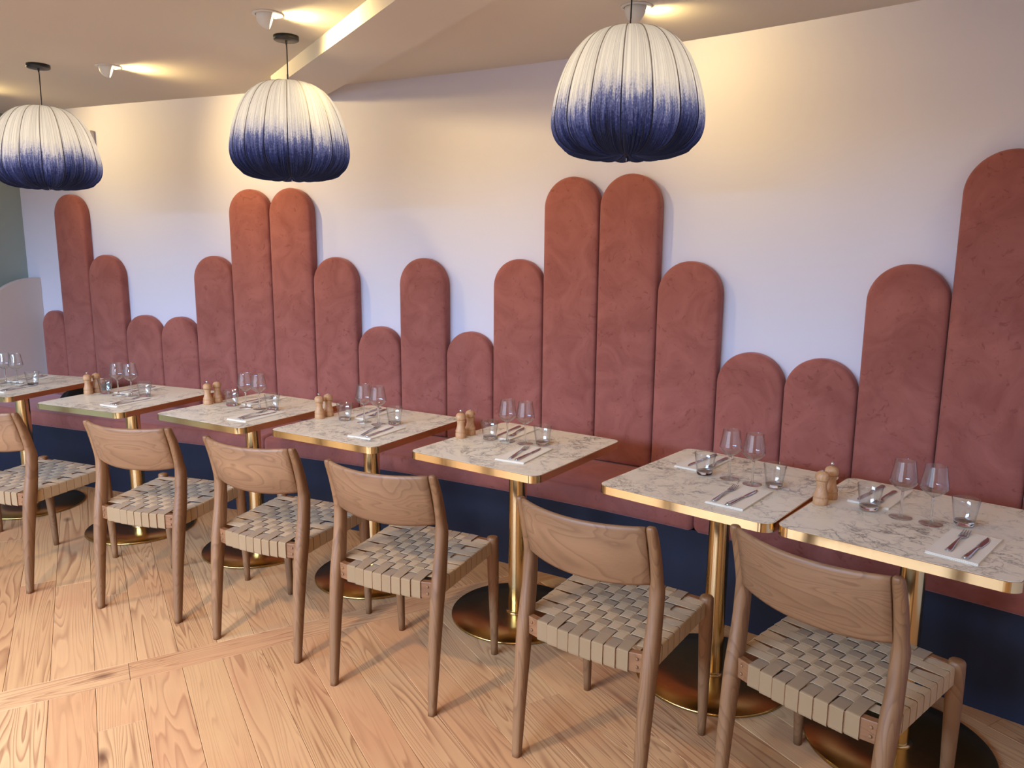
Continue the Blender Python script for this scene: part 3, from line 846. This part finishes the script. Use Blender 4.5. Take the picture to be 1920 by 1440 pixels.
# ------------------------------------------------------------------ black coat lying on the bench
def coat():
    cx, cy = -2.27, -.315; nx, ny = 34, 18; V = []; F = []
    r_ = random.Random(5)
    for b_ in range(ny):
        for a_ in range(nx):
            u_ = a_ / (nx - 1) * 2 - 1; v_ = b_ / (ny - 1) * 2 - 1
            rr = math.sqrt(u_ * u_ + v_ * v_) + 1e-6; sq = max(abs(u_), abs(v_)); k_ = sq / rr
            x = u_ * k_ * (1 + .06 * math.sin(5 * math.atan2(v_, u_))) ; y = v_ * k_ * (1 + .07 * math.cos(4 * math.atan2(v_, u_)))
            h = max(0, 1 - sq ** 2.6)
            z = .115 * h ** .6 * (1 + .22 * math.sin(x * 9 + y * 3) + .14 * math.sin(y * 13 - x * 4) + .1 * math.cos(x * 21))
            V.append((x * .34, y * .172, max(z * 1.1, .002)))
    for b_ in range(ny - 1):
        for a_ in range(nx - 1):
            p = b_ * nx + a_; F.append((p, p + 1, p + nx + 1, p + nx))
    n1 = len(V)
    edge = [a_ for a_ in range(nx)] + [b_ * nx + nx - 1 for b_ in range(1, ny)] + [(ny - 1) * nx + a_ for a_ in range(nx - 2, -1, -1)] + [b_ * nx for b_ in range(ny - 2, 0, -1)]
    F.append(tuple(reversed(edge)))
    o = ob('coat', mesh('coat', V, F), M_COAT, None, (cx, cy, .487), (0, 0, .02))
    tag(o, 'black coat lying folded on the bench behind the two leftmost tables', 'coat')
coat()

# ------------------------------------------------------------------ pendant lamps
PROF = [(.050, .437), (.075, .438), (.105, .432), (.140, .417), (.172, .392), (.198, .360), (.220, .322), (.238, .280), (.252, .236), (.262, .192), (.268, .150),
        (.2695, .118), (.265, .088), (.253, .060), (.232, .037), (.202, .020), (.165, .009), (.125, .004), (.085, .006), (.050, .012), (.018, .022)]
NR = 16
def make_pendant():
    p = empty('pendant_lamp', (0, 0, 0))
    SP = smooth_tbl(PROF, 2); nu = 9; V = []; F = []; UV = []
    for r, z in SP:
        for a_ in range(nu):
            u_ = a_ / (nu - 1); an = (u_ - .5) * 2 * PI / NR
            bl = 1 + .030 * (1 - (2 * u_ - 1) ** 2) * min(1, r / .15)
            zz = z - (.006 * (1 - (2 * u_ - 1) ** 2) if z < .03 else 0)
            V.append((r * bl * math.cos(an), r * bl * math.sin(an), zz)); UV.append((u_, z / .44))
    for i in range(len(SP) - 1):
        for a_ in range(nu - 1):
            q_ = i * nu + a_; F.append((q_, q_ + nu, q_ + nu + 1, q_ + 1))
    gore = mesh('fabric_panel', V, F, True, UV)
    ribm = wire('rib', [(r * 1.002, 0, z) for r, z in SP], .0024, 5)
    for i in range(NR):
        ob('fabric_panel', gore, M_SHADE, p, (0, 0, 0), (0, 0, 2 * PI * (i + .5) / NR))
        ob('rib', ribm, M_RIB, p, (0, 0, 0), (0, 0, 2 * PI * i / NR))
    ob('top_ring', lathe('top_ring', [(.047, .434), (.052, .434), (.052, .440), (.047, .440)], 32, True), M_CHROME, p)
    for a in (0, 1):
        ob('ring_spoke', wire('ring_spoke', [(-.048 * math.cos(a * 1.57), -.048 * math.sin(a * 1.57), .437), (.048 * math.cos(a * 1.57), .048 * math.sin(a * 1.57), .437)], .0015, 5), M_CHROME, p)
    ob('bottom_button', lathe('bottom_button', [(.0003, .008), (.006, .009), (.012, .014), (.018, .021), (.0003, .024)], 16), M_BLACK, p)
    ob('bottom_pin', wire('bottom_pin', [(0, 0, .01), (0, 0, -.012)], .0012, 5), M_CHROME, p)
    ob('hook', wire('hook', [(0, 0, .437), (.004, 0, .445), (.004, 0, .475), (0, 0, .480), (-.004, 0, .475), (-.004, 0, .445), (0, 0, .437)], .0012, 5), M_CHROME, p)
    ob('cord', wire('cord', [(0, 0, .34), (0, 0, .45), (.001, 0, .5), (.001, .001, .56), (-.0005, 0, .60), (0, 0, .612)], .0028, 7), M_BLACK, p)
    ob('strain_relief', lathe('strain_relief', [(.0055, .612), (.0060, .600), (.0045, .588), (.0032, .580), (.0003, .580)], 12), M_BLACK, p)
    ob('canopy', lathe('canopy', [(.0003, .5985), (.052, .5985), (.056, .6015), (.056, .6175), (.0003, .6175)], 40), M_BLACK, p)
    ob('lamp_holder', lathe('lamp_holder', [(.0003, .33), (.018, .33), (.018, .29), (.0003, .29)], 16), M_BLACK, p)
    ob('bulb', lathe('bulb', [(.0003, .295), (.012, .29), (.020, .27), (.028, .25), (.030, .235), (.025, .215), (.012, .205), (.0003, .203)], 18), M_BULB, p)
    return p
PN = [(-1.5750, -.9735, 'pendant lamp at the left edge, dip-dyed cream to navy pumpkin shade'),
      (-.0080, -.8660, 'middle pendant lamp, dip-dyed cream to navy ribbed shade'),
      (1.6190, -.9450, 'right pendant lamp, largest in view, dip-dyed cream to navy ribbed shade')]
p0 = make_pendant()
SHADE = ('fabric_panel', 'rib', 'top_ring', 'ring_spoke', 'bottom_button', 'bottom_pin', 'lamp_holder', 'bulb')
for i, (x, y, lb) in enumerate(PN):
    p = p0 if i == 0 else copy_tree(p0)
    sz, zb = ((.95, 1.869), (.972, 1.874), (1.0, 1.890))[i]
    p.location = (x, y, zb); p.rotation_euler = (0, 0, (0.1, .28, -.58)[i]); tag(p, lb, 'pendant lamp', 'dip-dyed pendant lamps')
    for ch in p.children:
        n = ch.name.split('.')[0]
        if n in SHADE: ch.scale = (sz, sz, sz)
        elif n == 'hook': ch.location.z = .437 * (sz - 1)
        elif n == 'cord': ch.scale.z = (ZC - zb - .0055) / .612
        else: ch.location.z = ZC - zb - .6175
    d = bpy.data.lights.new('bulb_light', 'POINT'); d.energy = 4.0; d.color = (1, .88, .70); d.shadow_soft_size = .04
    l = bpy.data.objects.new('bulb_light', d); col.objects.link(l); l.location = (x, y, zb + .16)

# ------------------------------------------------------------------ downlights
def make_down():
    g = empty('downlight', (0, 0, 0))
    ob('trim_ring', lathe('trim_ring', [(.048, 0), (.0625, -.0005), (.0635, -.002), (.060, -.0045), (.050, -.006), (.048, -.004)], 40, True), M_WHITE, g)
    h = empty('swivel', (0, 0, 0)); col.objects.unlink(h); bpy.data.objects.remove(h)
    prof = []
    for i in range(13):
        a = math.radians(-90 + i * 9); prof.append((.046 * math.cos(a) + .0003, .046 * math.sin(a)))
    prof += [(.043, .018), (.041, .016), (.038, .002), (.0003, .0)]
    # local +z of the eyeball is the aiming direction
    head = ob('eyeball', lathe('eyeball', prof, 32), M_WHITE, g)
    ob('lens', lathe('lens', [(.0003, .004), (.036, .004), (.036, .006), (.0003, .007)], 28), M_LENS, head)
    return g
DL = [(.148, -1.152, (.85, .70, -.36), 34, 'recessed eyeball downlight beside the ceiling beam, above the middle lamp'),
      (-1.261, -.803, (.70, .75, -.36), 40, 'small recessed downlight between the left and middle lamps'),
      (1.549, -.642, (.62, .78, -.22), 14, 'recessed eyeball downlight behind the right lamp cord'),
      (-2.62, -.87, (.80, .60, -.25), 36, 'recessed downlight beyond the left edge of the photo')]
d0 = make_down()
for i, (x, y, aim, pw, lb) in enumerate(DL):
    g = d0 if i == 0 else copy_tree(d0)
    g.location = (x, y, ZC); tag(g, lb, 'downlight', 'ceiling downlights')
    av = Vector(aim).normalized()
    for ch in g.children:
        if ch.name.startswith('eyeball'):
            ch.rotation_euler = av.to_track_quat('Z', 'Y').to_euler(); ch.location = (0, 0, -.012)
    s = spot('downlight_beam', (x + av.x * .032, y + av.y * .032, ZC - .014 + av.z * .032), (x + av.x * 2, y + av.y * 2, ZC - .012 + av.z * 2), pw, WARM, 130, 1.0, .02)

# ------------------------------------------------------------------ junction box on the wall
def jbox():
    a = wpt(2.16, -.058); g = empty('junction_box', (a.x, a.y, 2.295), th(2.16)); tag(g, 'small white junction box high on the wall behind the left lamp', 'box')
    ob('cover', boxm('cover', -.05, .05, -.032, 0, -.045, .045), M_WHITE, g, bevel=.004)
    ob('screw', lathe('screw', [(.0003, 0), (.004, 0), (.004, .002), (.0003, .002)], 10), M_STEEL, g, (.03, -.031, 0), (PI / 2, 0, 0))
jbox()
